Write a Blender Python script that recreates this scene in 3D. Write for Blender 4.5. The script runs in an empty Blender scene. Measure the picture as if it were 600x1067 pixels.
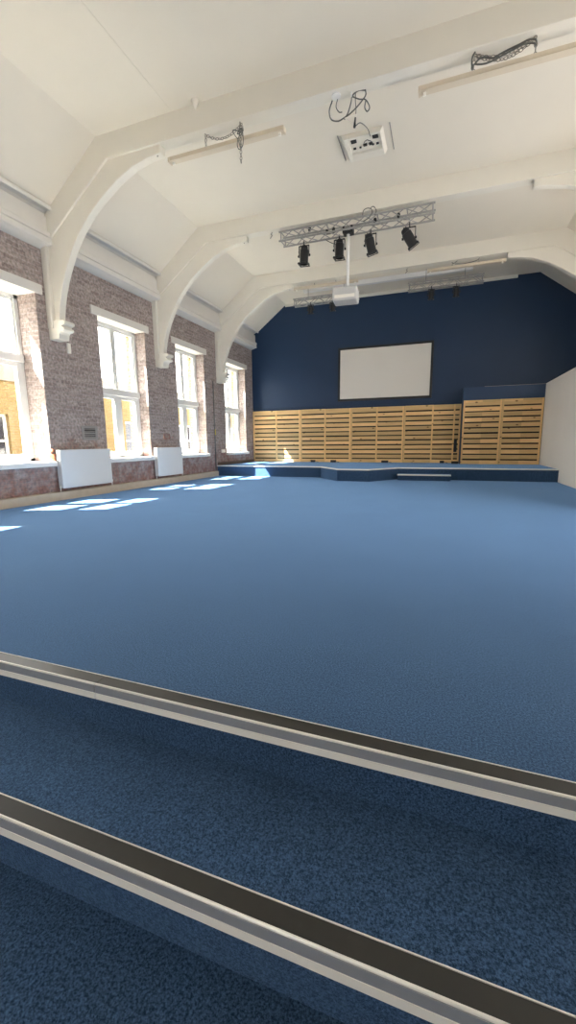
import bpy, bmesh, math, random
from mathutils import Vector, Matrix
random.seed(7)
S = bpy.context.scene
COL = S.collection
PI = math.pi

# ------------------------------------------------------------------ materials
def new_mat(name):
    m = bpy.data.materials.new(name); m.use_nodes = True
    n = m.node_tree.nodes; l = m.node_tree.links
    return m, n, l, n['Principled BSDF']

def flat(name, rgb, rough=.6, metal=0., var=.06, scale=6., bump=0.):
    """plain paint / metal with a faint procedural mottling"""
    m, n, l, b = new_mat(name)
    tc = n.new('ShaderNodeTexCoord')
    nz = n.new('ShaderNodeTexNoise'); nz.inputs['Scale'].default_value = scale; nz.inputs['Detail'].default_value = 5
    l.new(tc.outputs['Object'], nz.inputs['Vector'])
    mx = n.new('ShaderNodeMix'); mx.data_type = 'RGBA'
    mx.inputs['A'].default_value = (*[c*(1-var) for c in rgb], 1)
    mx.inputs['B'].default_value = (*[min(1, c*(1+var)) for c in rgb], 1)
    l.new(nz.outputs['Fac'], mx.inputs['Factor'])
    l.new(mx.outputs['Result'], b.inputs['Base Color'])
    b.inputs['Roughness'].default_value = rough; b.inputs['Metallic'].default_value = metal
    if bump:
        bp = n.new('ShaderNodeBump'); bp.inputs['Strength'].default_value = bump; bp.inputs['Distance'].default_value = .01
        l.new(nz.outputs['Fac'], bp.inputs['Height']); l.new(bp.outputs['Normal'], b.inputs['Normal'])
    return m

def carpet(name, dark, light):
    m, n, l, b = new_mat(name)
    tc = n.new('ShaderNodeTexCoord')
    nz = n.new('ShaderNodeTexNoise'); nz.inputs['Scale'].default_value = 140; nz.inputs['Detail'].default_value = 4
    nz.inputs['Roughness'].default_value = .82
    l.new(tc.outputs['Object'], nz.inputs['Vector'])
    n2 = n.new('ShaderNodeTexNoise'); n2.inputs['Scale'].default_value = 1.3; n2.inputs['Detail'].default_value = 6
    l.new(tc.outputs['Object'], n2.inputs['Vector'])
    r = n.new('ShaderNodeValToRGB'); r.color_ramp.elements[0].position = .40; r.color_ramp.elements[1].position = .64
    r.color_ramp.elements[0].color = (*dark, 1); r.color_ramp.elements[1].color = (*light, 1)
    l.new(nz.outputs['Fac'], r.inputs['Fac'])
    mr = n.new('ShaderNodeMapRange'); mr.inputs['From Min'].default_value = .3; mr.inputs['From Max'].default_value = .7
    mr.inputs['To Min'].default_value = .88; mr.inputs['To Max'].default_value = 1.1
    l.new(n2.outputs['Fac'], mr.inputs['Value'])
    hs = n.new('ShaderNodeHueSaturation'); l.new(r.outputs['Color'], hs.inputs['Color']); l.new(mr.outputs['Result'], hs.inputs['Value'])
    l.new(hs.outputs['Color'], b.inputs['Base Color'])
    b.inputs['Roughness'].default_value = 1.0
    b.inputs['Specular IOR Level'].default_value = .1
    b.inputs['Sheen Weight'].default_value = .7; b.inputs['Sheen Roughness'].default_value = .45
    b.inputs['Sheen Tint'].default_value = (.30, .54, .95, 1)
    bp = n.new('ShaderNodeBump'); bp.inputs['Strength'].default_value = .5; bp.inputs['Distance'].default_value = .006
    l.new(nz.outputs['Fac'], bp.inputs['Height']); l.new(bp.outputs['Normal'], b.inputs['Normal'])
    return m

def brick(name, c1, c2, mortar, axis, red=None, bw=.225, bh=.075, mort=.010):
    """axis: which object axis runs along the courses ('x' or 'y')"""
    m, n, l, b = new_mat(name)
    tc = n.new('ShaderNodeTexCoord'); sp = n.new('ShaderNodeSeparateXYZ'); cb = n.new('ShaderNodeCombineXYZ')
    l.new(tc.outputs['Object'], sp.inputs['Vector'])
    # courses wrap round the corners of the reveals
    ad = n.new('ShaderNodeMath'); ad.operation = 'ADD'
    l.new(sp.outputs['X'], ad.inputs[0]); l.new(sp.outputs['Y'], ad.inputs[1])
    l.new(ad.outputs[0], cb.inputs['X']); l.new(sp.outputs['Z'], cb.inputs['Y'])
    bt = n.new('ShaderNodeTexBrick'); bt.inputs['Scale'].default_value = 1.0
    bt.inputs['Brick Width'].default_value = bw; bt.inputs['Row Height'].default_value = bh
    bt.inputs['Mortar Size'].default_value = mort; bt.inputs['Mortar Smooth'].default_value = .25; bt.inputs['Bias'].default_value = -.1
    bt.inputs['Color1'].default_value = (*c1, 1); bt.inputs['Color2'].default_value = (*c2, 1); bt.inputs['Mortar'].default_value = (*mortar, 1)
    l.new(cb.outputs['Vector'], bt.inputs['Vector'])
    col = bt.outputs['Color']
    nz = n.new('ShaderNodeTexNoise'); nz.inputs['Scale'].default_value = 5.5; nz.inputs['Detail'].default_value = 9; nz.inputs['Roughness'].default_value = .72
    l.new(tc.outputs['Object'], nz.inputs['Vector'])
    if red:
        # patches where the old red face of the brick shows through, more of them near the floor
        mr = n.new('ShaderNodeMapRange'); mr.inputs['From Min'].default_value = .2; mr.inputs['From Max'].default_value = 1.5
        mr.inputs['To Min'].default_value = .16; mr.inputs['To Max'].default_value = -.06
        l.new(sp.outputs['Z'], mr.inputs['Value'])
        a2 = n.new('ShaderNodeMath'); a2.operation = 'ADD'; l.new(nz.outputs['Fac'], a2.inputs[0]); l.new(mr.outputs['Result'], a2.inputs[1])
        rp = n.new('ShaderNodeValToRGB'); rp.color_ramp.elements[0].position = .52; rp.color_ramp.elements[1].position = .72
        l.new(a2.outputs[0], rp.inputs['Fac'])
        mx = n.new('ShaderNodeMix'); mx.data_type = 'RGBA'; mx.inputs['B'].default_value = (*red, 1)
        l.new(rp.outputs['Color'], mx.inputs['Factor']); l.new(col, mx.inputs['A']); col = mx.outputs['Result']
    n3 = n.new('ShaderNodeTexNoise'); n3.inputs['Scale'].default_value = 22; n3.inputs['Detail'].default_value = 6
    l.new(tc.outputs['Object'], n3.inputs['Vector'])
    m3 = n.new('ShaderNodeMapRange'); m3.inputs['From Min'].default_value = .3; m3.inputs['From Max'].default_value = .7
    m3.inputs['To Min'].default_value = .62; m3.inputs['To Max'].default_value = 1.32
    l.new(n3.outputs['Fac'], m3.inputs['Value'])
    hs = n.new('ShaderNodeHueSaturation'); l.new(col, hs.inputs['Color']); l.new(m3.outputs['Result'], hs.inputs['Value'])
    l.new(hs.outputs['Color'], b.inputs['Base Color']); b.inputs['Roughness'].default_value = .95
    b.inputs['Specular IOR Level'].default_value = .2
    h = n.new('ShaderNodeMath'); h.operation = 'SUBTRACT'; l.new(n3.outputs['Fac'], h.inputs[0]); l.new(bt.outputs['Fac'], h.inputs[1])
    bp = n.new('ShaderNodeBump'); bp.inputs['Strength'].default_value = .7; bp.inputs['Distance'].default_value = .012
    l.new(h.outputs[0], bp.inputs['Height']); l.new(bp.outputs['Normal'], b.inputs['Normal'])
    return m

def wood(name, ca, cb_, dark, bh=.15):
    """pale sawn softwood, one tone per board, grain along X, a few knots"""
    m, n, l, b = new_mat(name)
    tc = n.new('ShaderNodeTexCoord'); mp = n.new('ShaderNodeMapping'); mp.inputs['Scale'].default_value = (1.2, 8, 26)
    l.new(tc.outputs['Object'], mp.inputs['Vector'])
    nz = n.new('ShaderNodeTexNoise'); nz.inputs['Scale'].default_value = 1.6; nz.inputs['Detail'].default_value = 8; nz.inputs['Roughness'].default_value = .6
    l.new(mp.outputs['Vector'], nz.inputs['Vector'])
    r = n.new('ShaderNodeValToRGB'); r.color_ramp.elements[0].position = .3; r.color_ramp.elements[1].position = .7
    r.color_ramp.elements[0].color = (*ca, 1); r.color_ramp.elements[1].color = (*cb_, 1)
    l.new(nz.outputs['Fac'], r.inputs['Fac'])
    m2 = n.new('ShaderNodeMapping'); m2.inputs['Scale'].default_value = (3.2, 1, 6.5); l.new(tc.outputs['Object'], m2.inputs['Vector'])
    vo = n.new('ShaderNodeTexVoronoi'); vo.inputs['Scale'].default_value = 1.; l.new(m2.outputs['Vector'], vo.inputs['Vector'])
    kr = n.new('ShaderNodeValToRGB'); kr.color_ramp.elements[0].position = .07; kr.color_ramp.elements[1].position = .16
    kr.color_ramp.elements[0].color = (1, 1, 1, 1); kr.color_ramp.elements[1].color = (0, 0, 0, 1)
    l.new(vo.outputs['Distance'], kr.inputs['Fac'])
    mx = n.new('ShaderNodeMix'); mx.data_type = 'RGBA'; mx.inputs['B'].default_value = (*dark, 1)
    l.new(kr.outputs['Color'], mx.inputs['Factor']); l.new(r.outputs['Color'], mx.inputs['A'])
    # a value per board (white noise on the board's own row)
    sp = n.new('ShaderNodeSeparateXYZ'); l.new(tc.outputs['Object'], sp.inputs['Vector'])
    dv = n.new('ShaderNodeMath'); dv.operation = 'DIVIDE'; dv.inputs[1].default_value = bh; l.new(sp.outputs['Z'], dv.inputs[0])
    fl = n.new('ShaderNodeMath'); fl.operation = 'FLOOR'; l.new(dv.outputs[0], fl.inputs[0])
    dx = n.new('ShaderNodeMath'); dx.operation = 'DIVIDE'; dx.inputs[1].default_value = .88; l.new(sp.outputs['X'], dx.inputs[0])
    fx = n.new('ShaderNodeMath'); fx.operation = 'FLOOR'; l.new(dx.outputs[0], fx.inputs[0])
    c2 = n.new('ShaderNodeCombineXYZ'); l.new(fx.outputs[0], c2.inputs['X']); l.new(fl.outputs[0], c2.inputs['Y'])
    wn = n.new('ShaderNodeTexWhiteNoise'); wn.noise_dimensions = '2D'; l.new(c2.outputs['Vector'], wn.inputs['Vector'])
    mr = n.new('ShaderNodeMapRange'); mr.inputs['To Min'].default_value = .74; mr.inputs['To Max'].default_value = 1.14; l.new(wn.outputs['Value'], mr.inputs['Value'])
    hs = n.new('ShaderNodeHueSaturation'); l.new(mx.outputs['Result'], hs.inputs['Color']); l.new(mr.outputs['Result'], hs.inputs['Value'])
    l.new(hs.outputs['Color'], b.inputs['Base Color']); b.inputs['Roughness'].default_value = .7
    return m

def glass(name):
    m, n, l, b = new_mat(name)
    out = n['Material Output']
    tr = n.new('ShaderNodeBsdfTransparent'); tr.inputs['Color'].default_value = (.96, .97, .96, 1)
    gl = n.new('ShaderNodeBsdfGlossy'); gl.inputs['Roughness'].default_value = .02
    lw = n.new('ShaderNodeLayerWeight'); lw.inputs['Blend'].default_value = .5
    pw = n.new('ShaderNodeMath'); pw.operation = 'POWER'; pw.inputs[1].default_value = 5; l.new(lw.outputs['Facing'], pw.inputs[0])
    fr = n.new('ShaderNodeMath'); fr.operation = 'MULTIPLY_ADD'; fr.inputs[1].default_value = .5; fr.inputs[2].default_value = .03; l.new(pw.outputs[0], fr.inputs[0])
    ms = n.new('ShaderNodeMixShader')
    l.new(fr.outputs[0], ms.inputs['Fac']); l.new(tr.outputs[0], ms.inputs[1]); l.new(gl.outputs[0], ms.inputs[2])
    l.new(ms.outputs[0], out.inputs['Surface'])
    return m

M = dict(
    plaster=flat('ceiling_plaster', (.75, .695, .60), .85, var=.025, scale=2.5),
    beam=flat('beam_paint', (.76, .72, .635), .7, var=.03, scale=4),
    cornice=flat('cornice_paint', (.72, .69, .64), .6, var=.03),
    white=flat('white_gloss_paint', (.80, .79, .77), .35, var=.02),
    radiator=flat('radiator_enamel', (.72, .72, .71), .35, var=.02),
    upvc=flat('window_paint', (.66, .66, .64), .4, var=.02),
    partition=flat('partition_paint', (.90, .87, .82), .7, var=.04, scale=1.5),
    navy=flat('navy_wall_paint', (.006, .030, .082), .55, var=.10, scale=2),
    navybox=flat('navy_boxing_paint', (.012, .043, .108), .5, var=.08, scale=2),  # boxing in a lighter navy than the end wall
    carpet=carpet('blue_carpet', (.006, .020, .045), (.080, .152, .280)),
    brick=brick('old_brick', (.32, .255, .235), (.46, .385, .355), (.41, .355, .33), 'y', red=(.27, .150, .125)),
    yellowbrick=brick('yard_brick', (.14, .090, .034), (.17, .118, .052), (.14, .115, .07), 'y'),
    coping=flat('pale_render', (.15, .125, .105), .9),
    slate=flat('roof_slate', (.2, .2, .21), .8),
    paving=flat('yard_paving', (.27, .26, .235), .95, var=.15),
    pine=wood('pine_slats', (.74, .455, .185), (.92, .645, .325), (.22, .10, .03)),
    pine2=wood('pine_stiles', (.76, .48, .20), (.90, .62, .30), (.25, .12, .04), bh=9.),
    gap=flat('dark_backing', (.028, .018, .012), .95),
    skirt=flat('bare_board', (.52, .44, .34), .8, var=.12, scale=9),
    darkwood=flat('dark_skirting', (.13, .09, .07), .7, var=.1),
    alu=flat('aluminium', (.84, .82, .76), .35, metal=.15, var=.03, scale=20),
    ivory=flat('ivory_plastic', (.90, .86, .78), .45, var=.02),
    greyplastic=flat('grey_plastic', (.30, .31, .33), .3, var=.06, scale=14),
    blackrib=flat('black_rubber', (.022, .021, .017), .42, var=.2, scale=30),
    black=flat('black_metal', (.012, .012, .013), .45, var=.1),
    truss=flat('truss_tube', (.36, .35, .33), .4, metal=.4, var=.05),
    screen=flat('screen_cloth', (.78, .74, .68), .8, var=.02, scale=1.2),
    cream=flat('cream_enamel', (.66, .57, .44), .5, var=.05),
    chain=flat('chain_metal', (.27, .25, .22), .5, metal=.4),
    cable=flat('grey_cable', (.12, .12, .11), .6),
    proj=flat('projector_plastic', (.60, .59, .57), .45, var=.02),
    lens=flat('lens_glass', (.02, .02, .03), .08),
    ventgrey=flat('vent_plastic', (.30, .28, .26), .6),
    red=flat('broken_brick', (.45, .16, .08), .95, var=.2, scale=30),
    yellow=flat('yellow_tag', (.55, .42, .06), .6),
    glass=glass('window_glass'),
)

# ------------------------------------------------------------------ mesh helpers
def smooth_path(pts, k=5):
    """Catmull-Rom through the points: a lead hangs in curves, not corners"""
    P = [Vector(p) for p in pts]
    if len(P) < 3: return P
    Q = [P[0]*2-P[1]]+P+[P[-1]*2-P[-2]]; out = []
    for i in range(1, len(Q)-2):
        a, b, c, d = Q[i-1:i+3]
        for j in range(k):
            t = j/k; out.append(.5*((2*b)+(c-a)*t+(2*a-5*b+4*c-d)*t*t+(3*b-a-3*c+d)*t**3))
    return out+[P[-1]]
class MB:
    def __init__(s): s.v = []; s.f = []
    def box(s, x0, x1, y0, y1, z0, z1):
        k = len(s.v)
        s.v += [(x, y, z) for z in (z0, z1) for y in (y0, y1) for x in (x0, x1)]
        s.f += [tuple(k+i for i in q) for q in ((0,2,3,1), (4,5,7,6), (0,1,5,4), (2,6,7,3), (0,4,6,2), (1,3,7,5))]
        return s
    def prism(s, pts, axis, a, b):
        """polygon pts (2-D) extruded along axis: 'y' -> pts are (x,z); 'x' -> (y,z); 'z' -> (x,y)"""
        k = len(s.v); n = len(pts)
        for t in (a, b):
            for p, q in pts:
                s.v.append((p, t, q) if axis == 'y' else (t, p, q) if axis == 'x' else (p, q, t))
        s.f.append(tuple(range(k, k+n))); s.f.append(tuple(range(k+2*n-1, k+n-1, -1)))
        for i in range(n):
            j = (i+1) % n; s.f.append((k+i, k+n+i, k+n+j, k+j))
        return s
    def tube(s, pts, r, seg=8, closed=False, cap=True):
        pts = [Vector(p) for p in pts]; n = len(pts); k = len(s.v)
        up = None
        for i, p in enumerate(pts):
            if closed: d = pts[(i+1) % n]-pts[i-1]
            else: d = pts[min(i+1, n-1)]-pts[max(i-1, 0)]
            d.normalize()
            if up is None:
                up = Vector((0, 0, 1)) if abs(d.z) < .9 else Vector((1, 0, 0))
            a = d.cross(up)
            if a.length < 1e-4: a = d.cross(Vector((0, 1, .3)))
            a.normalize(); c = a.cross(d).normalized(); up = c
            rr = r[i] if isinstance(r, (list, tuple)) else r
            for j in range(seg):
                t = 2*PI*j/seg; s.v.append(tuple(p + a*math.cos(t)*rr + c*math.sin(t)*rr))
        for i in range(n if closed else n-1):
            for j in range(seg):
                i2 = (i+1) % n; j2 = (j+1) % seg
                s.f.append((k+i*seg+j, k+i*seg+j2, k+i2*seg+j2, k+i2*seg+j))
        if cap and not closed:
            s.f.append(tuple(k+j for j in range(seg))[::-1]); s.f.append(tuple(k+(n-1)*seg+j for j in range(seg)))
        return s
    def lathe(s, prof, seg=20, mat=None):
        """prof: (radius, z) list about the z axis; mat places it"""
        k = len(s.v); n = len(prof); mat = mat or Matrix()
        for r, z in prof:
            for j in range(seg):
                t = 2*PI*j/seg; s.v.append(tuple(mat @ Vector((r*math.cos(t), r*math.sin(t), z))))
        for i in range(n-1):
            for j in range(seg):
                j2 = (j+1) % seg; s.f.append((k+i*seg+j, k+i*seg+j2, k+(i+1)*seg+j2, k+(i+1)*seg+j))
        s.f.append(tuple(k+j for j in range(seg))[::-1]); s.f.append(tuple(k+(n-1)*seg+j for j in range(seg)))
        return s
    def xform(s, mat, start=0):
        s.v[start:] = [tuple(mat @ Vector(p)) for p in s.v[start:]]; return s
    def build(s, name, m, parent=None, bevel=0, smooth=False):
        me = bpy.data.meshes.new(name); me.from_pydata(s.v, [], s.f)
        bm = bmesh.new(); bm.from_mesh(me); bmesh.ops.recalc_face_normals(bm, faces=bm.faces)
        bm.to_mesh(me); bm.free()
        me.materials.append(m)
        if smooth:
            for p in me.polygons: p.use_smooth = True
        o = bpy.data.objects.new(name, me); COL.objects.link(o)
        if parent:
            o.parent = parent
            w = Vector((0, 0, 0)); q = parent
            while q: w += q.location; q = q.parent
            me.transform(Matrix.Translation(-w))
        if bevel:
            b = o.modifiers.new('bevel', 'BEVEL'); b.width = bevel; b.segments = 2; b.limit_method = 'ANGLE'
        return o

class CB(MB):
    def tube(s, pts, r, seg=8, closed=False, cap=True):
        return MB.tube(s, pts if closed else smooth_path(pts), r, seg, closed, cap)
def thing(name, label, cat, loc, group=None):
    """an Empty at the thing's base; parts are given in world coordinates"""
    o = bpy.data.objects.new(name, None); COL.objects.link(o); o.location = loc; o.empty_display_size = .1
    return tag(o, label, cat, group)
def tag(o, label=None, cat=None, group=None, kind=None):
    if label: o['label'] = label
    if cat: o['category'] = cat
    if group: o['group'] = group
    if kind: o['kind'] = kind
    return o
def copy_tree(o, parent=None):
    c = o.copy(); COL.objects.link(c); c.parent = parent
    for ch in o.children: copy_tree(ch, c)
    return c
def struct(o, label, cat): return tag(o, label, cat, None, 'structure')

# ------------------------------------------------------------------ the room
XL, XR, XP = -6.55, 3.73, 2.68           # brick wall, far right wall, white partition
YB, YR = 14.37, -5.0                     # navy wall, wall behind the camera
ZC = 5.68
XM = -1.41                               # middle line of the roof
Y1, Y2 = 1.237, .781                     # the two step edges
R1, R2 = -.19, -.38

# windows: y0, y1, frame plane, transom height
WIN = [(3.96, 5.63, -7.02, 2.42), (7.0, 8.42, -6.86, 2.06), (9.62, 11.0, -6.86, 2.06), (12.22, 13.72, -6.86, 2.06),
       (1.45, 2.90, -7.02, 2.42)]
ZS0, ZS1 = .70, 3.53
XO = XL-.56

# floor: main level and the low level the camera stands on
fm = MB()
fm.box(XL, XR, Y1, YB, -.5, 0).box(XL, XR, YR, Y2, -.6, R2)
struct(fm.build('floor', M['carpet']), 'blue carpeted main floor of the hall', 'floor')
st = MB().box(XL, XR, Y2, Y1, -.55, R1)
tag(st.build('carpeted_step', M['carpet']), 'navy carpeted step between the two metal step edges', 'step')

# left brick wall with its window openings
w = MB(); wo = MB(); XI = -6.97; edges = sorted(WIN)
ya = YR
for (a, b, xf, zt) in edges:
    for m_, p, q in ((w, XI, XL), (wo, XO, XI)):
        m_.box(p, q, ya, a, -.6, 4.95); m_.box(p, q, a, b, -.6, ZS0-.06); m_.box(p, q, a, b, ZS1+.03, 4.95)
    ya = b
w.box(XI, XL, ya, YB+.25, -.6, 4.95); wo.box(XO, XI, ya, YB+.25, -.6, 4.95)
struct(wo.build('wall_outer', M['yellowbrick']), 'outer yellow brick face of the window wall', 'wall')
struct(w.build('wall_left', M['brick']), 'exposed brick wall with tall windows along the left side', 'wall')
struct(MB().box(XO-.1, XR+.4, YB, YB+.25, -.6, 6.).build('wall_back', M['navy']), 'navy blue end wall behind the stage', 'wall')
struct(MB().box(XL, XR, YB-.025, YB+.01, 2.2, 4.70).build('trim_1', M['navy']), 'lower band of the navy end wall standing slightly proud', 'wall')
# far right wall: unseen openings added to brighten the brick and floor
FILL_OPENINGS = [(3.6, 5.6, .9, 3.6), (6.6, 8.2, 2.75, 3.9), (9.0, 10.6, 2.75, 3.9)]
rm = MB(); ya = YR
for a, b, c, d in FILL_OPENINGS:
    rm.box(XR, XR+.4, ya, a, -.6, 5.2).box(XR, XR+.4, a, b, -.6, c).box(XR, XR+.4, a, b, d, 5.2); ya = b
rm.box(XR, XR+.4, ya, YB, -.6, 5.2)
struct(rm.build('wall_right', M['partition']), 'pale right side wall behind the low white partition', 'wall')
struct(MB().box(XP, XR, 6.2, YB, 0, 2.56).build('wall_partition', M['partition']), 'low white partition wall along the right side', 'wall')
# wall behind the camera, with an unseen opening added to let in fill light
rw = MB().box(XL-.3, -3, YR-.4, YR, -.6, 5.9).box(-3, -1.2, YR-.4, YR, -.6, 1.6).box(-3, -1.2, YR-.4, YR, 3.6, 5.9).box(-1.2, XR+.3, YR-.4, YR, -.6, 5.9)
struct(rw.build('wall_rear', M['plaster']), 'white wall behind the viewer', 'wall')
# ceiling: flat middle, sloping sides
cpts = [(XL-.3, 4.68), (-6.27, 4.90), (-5.23, ZC), (2.41, ZC), (3.45, 4.90), (XR+.3, 4.68), (XR+.3, 4.95), (2.47, 5.98), (-5.29, 5.98), (XL-.3, 4.95)]
struct(MB().prism(cpts, 'y', YR-.3, YB).build('ceiling', M['plaster']), 'white plaster ceiling with sloping sides', 'ceiling')
# cornice along the top of the brick wall and the mirrored one on the right
cp = [(-6.57, 4.27), (-6.40, 4.325), (-6.345, 4.33), (-6.335, 4.345), (-6.335, 4.40), (-6.35, 4.412), (-6.35, 4.425), (-6.33, 4.435), (-6.33, 4.50), (-6.345, 4.515), (-6.375, 4.52),
      (-6.385, 4.53), (-6.385, 4.76), (-6.43, 4.765), (-6.43, 4.845), (-6.29, 4.85), (-6.285, 4.832), (-6.262, 4.83), (-6.250, 4.845), (-6.250, 4.875), (-6.262, 4.895), (-6.3, 4.91), (-6.57, 4.72)]
struct(MB().prism(cp, 'y', YR, YB-.06).build('trim_2', M['cornice']), 'white moulded cornice along the top of the brick wall', 'cornice')
struct(MB().prism([(2*XM-x, z) for x, z in cp], 'y', YR, YB-.06).build('trim_3', M['cornice']), 'white moulded cornice along the top of the right wall', 'cornice')
struct(MB().box(-5.25, 1.85, YB-.05, YB, 5.60, ZC).build('trim_4', M['beam']), 'thin white coving where the ceiling meets the navy wall', 'coving')
struct(MB().prism([(-3.855, ZC+.002), (-3.849, ZC-.003), (-3.838, ZC-.003), (-3.832, ZC+.002)], 'y', 3.5, 5.84).build('trim_6', M['plaster']), 'faint joint line in the ceiling plaster in front of the nearest beam', 'ceiling joint')
# skirting boxing along the brick wall and dark skirting beside the stage
sk = MB().box(XL, XL+.13, YR, Y2, R2, R2+.15).box(XL, XL+.13, Y1, 11.42, 0, .15)
struct(sk.build('baseboard_left', M['skirt'], bevel=.006), 'bare timber boxing along the foot of the brick wall', 'skirting')
struct(MB().box(XL, XL+.04, 11.6, YB-.09, .31, .40).build('trim_5', M['darkwood'], bevel=.004), 'dark brown skirting on the brick wall beside the stage', 'skirting')
struct(MB().box(.56, XP, 13.74, YB, .31, 2.55).build('wall_boxing', M['navybox']), 'navy boxed projection rising above the right hand slatted panels', 'wall')

struct(MB().box(1.12, XP-.01, 13.738, 13.76, 2.55, 2.559).build('trim_7', M['ventgrey']), 'thin pale board edge on top of the navy boxing', 'board')
# windows ---------------------------------------------------------
def make_window(idx, y0, y1, xf, zt, lab):
    root = thing('window_%d' % idx, lab, 'window', (xf, (y0+y1)/2, ZS0)); root['kind'] = 'structure'
    x0, x1 = xf-.05, xf+.05
    f = MB()
    f.box(x0, x1, y0, y0+.07, ZS0, ZS1).box(x0, x1, y1-.07, y1, ZS0, ZS1).box(x0, x1, y0, y1, ZS1-.06, ZS1).box(x0, x1, y0, y1, ZS0, ZS0+.06)
    f.build('window_frame', M['upvc'], root, bevel=.004)
    MB().box(x0-.02, x1+.05, y0+.02, y1-.02, zt, zt+.13).build('transom', M['upvc'], root, bevel=.006)
    ym = (y0+y1)/2
    mu = MB().box(x0, x1, ym-.03, ym+.03, ZS0, zt).box(x0+.01, x1-.01, ym-.022, ym+.022, zt, ZS1)
    mu.build('mullion', M['upvc'], root, bevel=.004)
    for a, b in ((y0+.07, ym-.03), (ym+.03, y1-.07)):
        for z0, z1, t, dx in ((ZS0+.06, zt, .075, .012), (zt+.13, ZS1-.06, .035, -.012)):
            s = MB(); xa, xb = x0+.012+dx, x1-.012+dx
            s.box(xa, xb, a, a+t, z0, z1).box(xa, xb, b-t, b, z0, z1).box(xa, xb, a+t, b-t, z0, z0+t).box(xa, xb, a+t, b-t, z1-t, z1)
            so = s.build('sash' if t < .05 else 'casement', M['upvc'], root, bevel=.003)
            MB().box(xf-.004, xf+.004, a+t, b-t, z0+t, z1-t).build('glass_pane', M['glass'], so)
    MB().box(x0-.02, XL+.075, y0-.03, y1+.06, ZS0-.085, ZS0).box(XO-.05, x0-.02, y0, y1, ZS0-.12, ZS0-.03).build('sill', M['white'], root, bevel=.006)
    MB().box(x0-.12, XL+.03, y0-.17, y1+.13, ZS1, ZS1+.155).build('lintel', M['cornice'], root, bevel=.004)
    return root
make_window(1, *WIN[0], 'leftmost tall window, cut off by the left edge of the photo')
make_window(2, *WIN[1], 'tall white window between the two white radiators')
make_window(3, *WIN[2], 'third tall window, between the right radiator and the stage')
make_window(4, *WIN[3], 'farthest tall window, beside the stage and navy wall')
make_window(5, *WIN[4], 'tall window in the brick wall beside the steps, outside the photo')

# arched roof beams -----------------------------------------------
def mir(pts): return [(2*XM-x, z) for x, z in pts][::-1]
def roof_beam(y, lab):
    t = .20
    root = thing('arched_roof_beam', lab, 'roof beam', (XL, y, 2.82), 'white arched roof beams')
    half = [(-6.55, 4.40), (-6.385, 4.40), (-5.06, 5.345)]
    top = [(-5.23, ZC+.012), (-6.28, 4.905), (-6.55, 4.69)]
    poly = half + mir(half) + mir(top) + top
    MB().prism(poly, 'y', y, y+t).build('collar_beam', M['beam'], root, bevel=.008)
    arc = [(-4.09, 5.235), (-4.33, 5.215), (-4.60, 5.16), (-4.92, 5.03), (-5.23, 4.845), (-5.50, 4.65), (-5.75, 4.41), (-5.90, 4.22), (-6.02, 4.02), (-6.14, 3.80), (-6.23, 3.58), (-6.29, 3.38), (-6.325, 3.20), (-6.335, 3.08)]
    br = [(-6.53, 3.08), (-6.53, 4.41), (-6.385, 4.41), (-5.06, 5.355), (-4.09, 5.355)] + arc
    for pts in (br, mir(br)):
        MB().prism(pts, 'y', y+.035, y+t-.035).build('curved_brace', M['beam'], root, bevel=.012)
    post = [(-6.552, 3.0), (-6.552, 4.42), (-6.43, 4.42), (-6.43, 3.0)]
    cor = [(-6.555, 2.82), (-6.555, 3.13), (-6.30, 3.13), (-6.29, 3.12), (-6.20, 3.115), (-6.175, 3.09), (-6.18, 3.055), (-6.25, 3.035), (-6.25, 3.01), (-6.21, 3.0), (-6.20, 2.965), (-6.24, 2.945), (-6.29, 2.94), (-6.32, 2.90), (-6.335, 2.82)]
    for P, Q in ((post, cor), (mir(post), mir(cor))):
        MB().prism(P, 'y', y-.03, y+t+.02).build('wall_post', M['beam'], root, bevel=.015)
        MB().prism(Q, 'y', y-.01, y+t+.01).build('corbel', M['beam'], root, bevel=.006)
    return root
BY = (5.85, 8.78, 11.72)
roof_beam(BY[0], 'arched white roof beam nearest the viewer, left of the leftmost light batten')
roof_beam(BY[1], 'second arched white roof beam, directly above the four spotlights and projector pole')
roof_beam(BY[2], 'third arched white roof beam, closest to the navy wall')

# stair nosings ---------------------------------------------------
def nosing(x0, x1, y, z, lab):
    root = thing('stair_nosing', lab, 'step edge strip', ((x0+x1)/2, y, z-.06), 'metal step edge strips')
    a = MB()   # aluminium angle: two thin ribs on top and a body down the front
    a.prism([(y+.062, z), (y+.062, z+.006), (y+.058, z+.007), (y+.057, z+.003), (y+.003, z+.003), (y+.002, z+.0065), (y-.002, z+.0065), (y-.0045, z+.004),
             (y-.005, z-.002), (y-.005, z-.058), (y, z-.058), (y, z)], 'x', x0, x1)
    a.build('metal_angle', M['alu'], root)
    MB().box(x0, x1, y+.0035, y+.0565, z+.0025, z+.006).build('black_insert', M['blackrib'], root)
    MB().box(x0, x1, y-.0075, y-.0045, z-.033, z+.0005).build('grey_insert', M['greyplastic'], root)
    MB().prism([(y-.009, z-.061), (y-.009, z-.034), (y-.004, z-.032), (y-.003, z-.061)], 'x', x0, x1).build('ivory_lip', M['ivory'], root)
nosing(XL+.13, -1.322, Y1, 0, 'metal edge strip of the upper step, short length left of the joint')
nosing(-1.318, XR, Y1, 0, 'metal edge strip of the upper step, long length right of the joint')
nosing(XL+.13, XR, Y2, R1, 'metal edge strip of the lower step, nearest the viewer')

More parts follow.
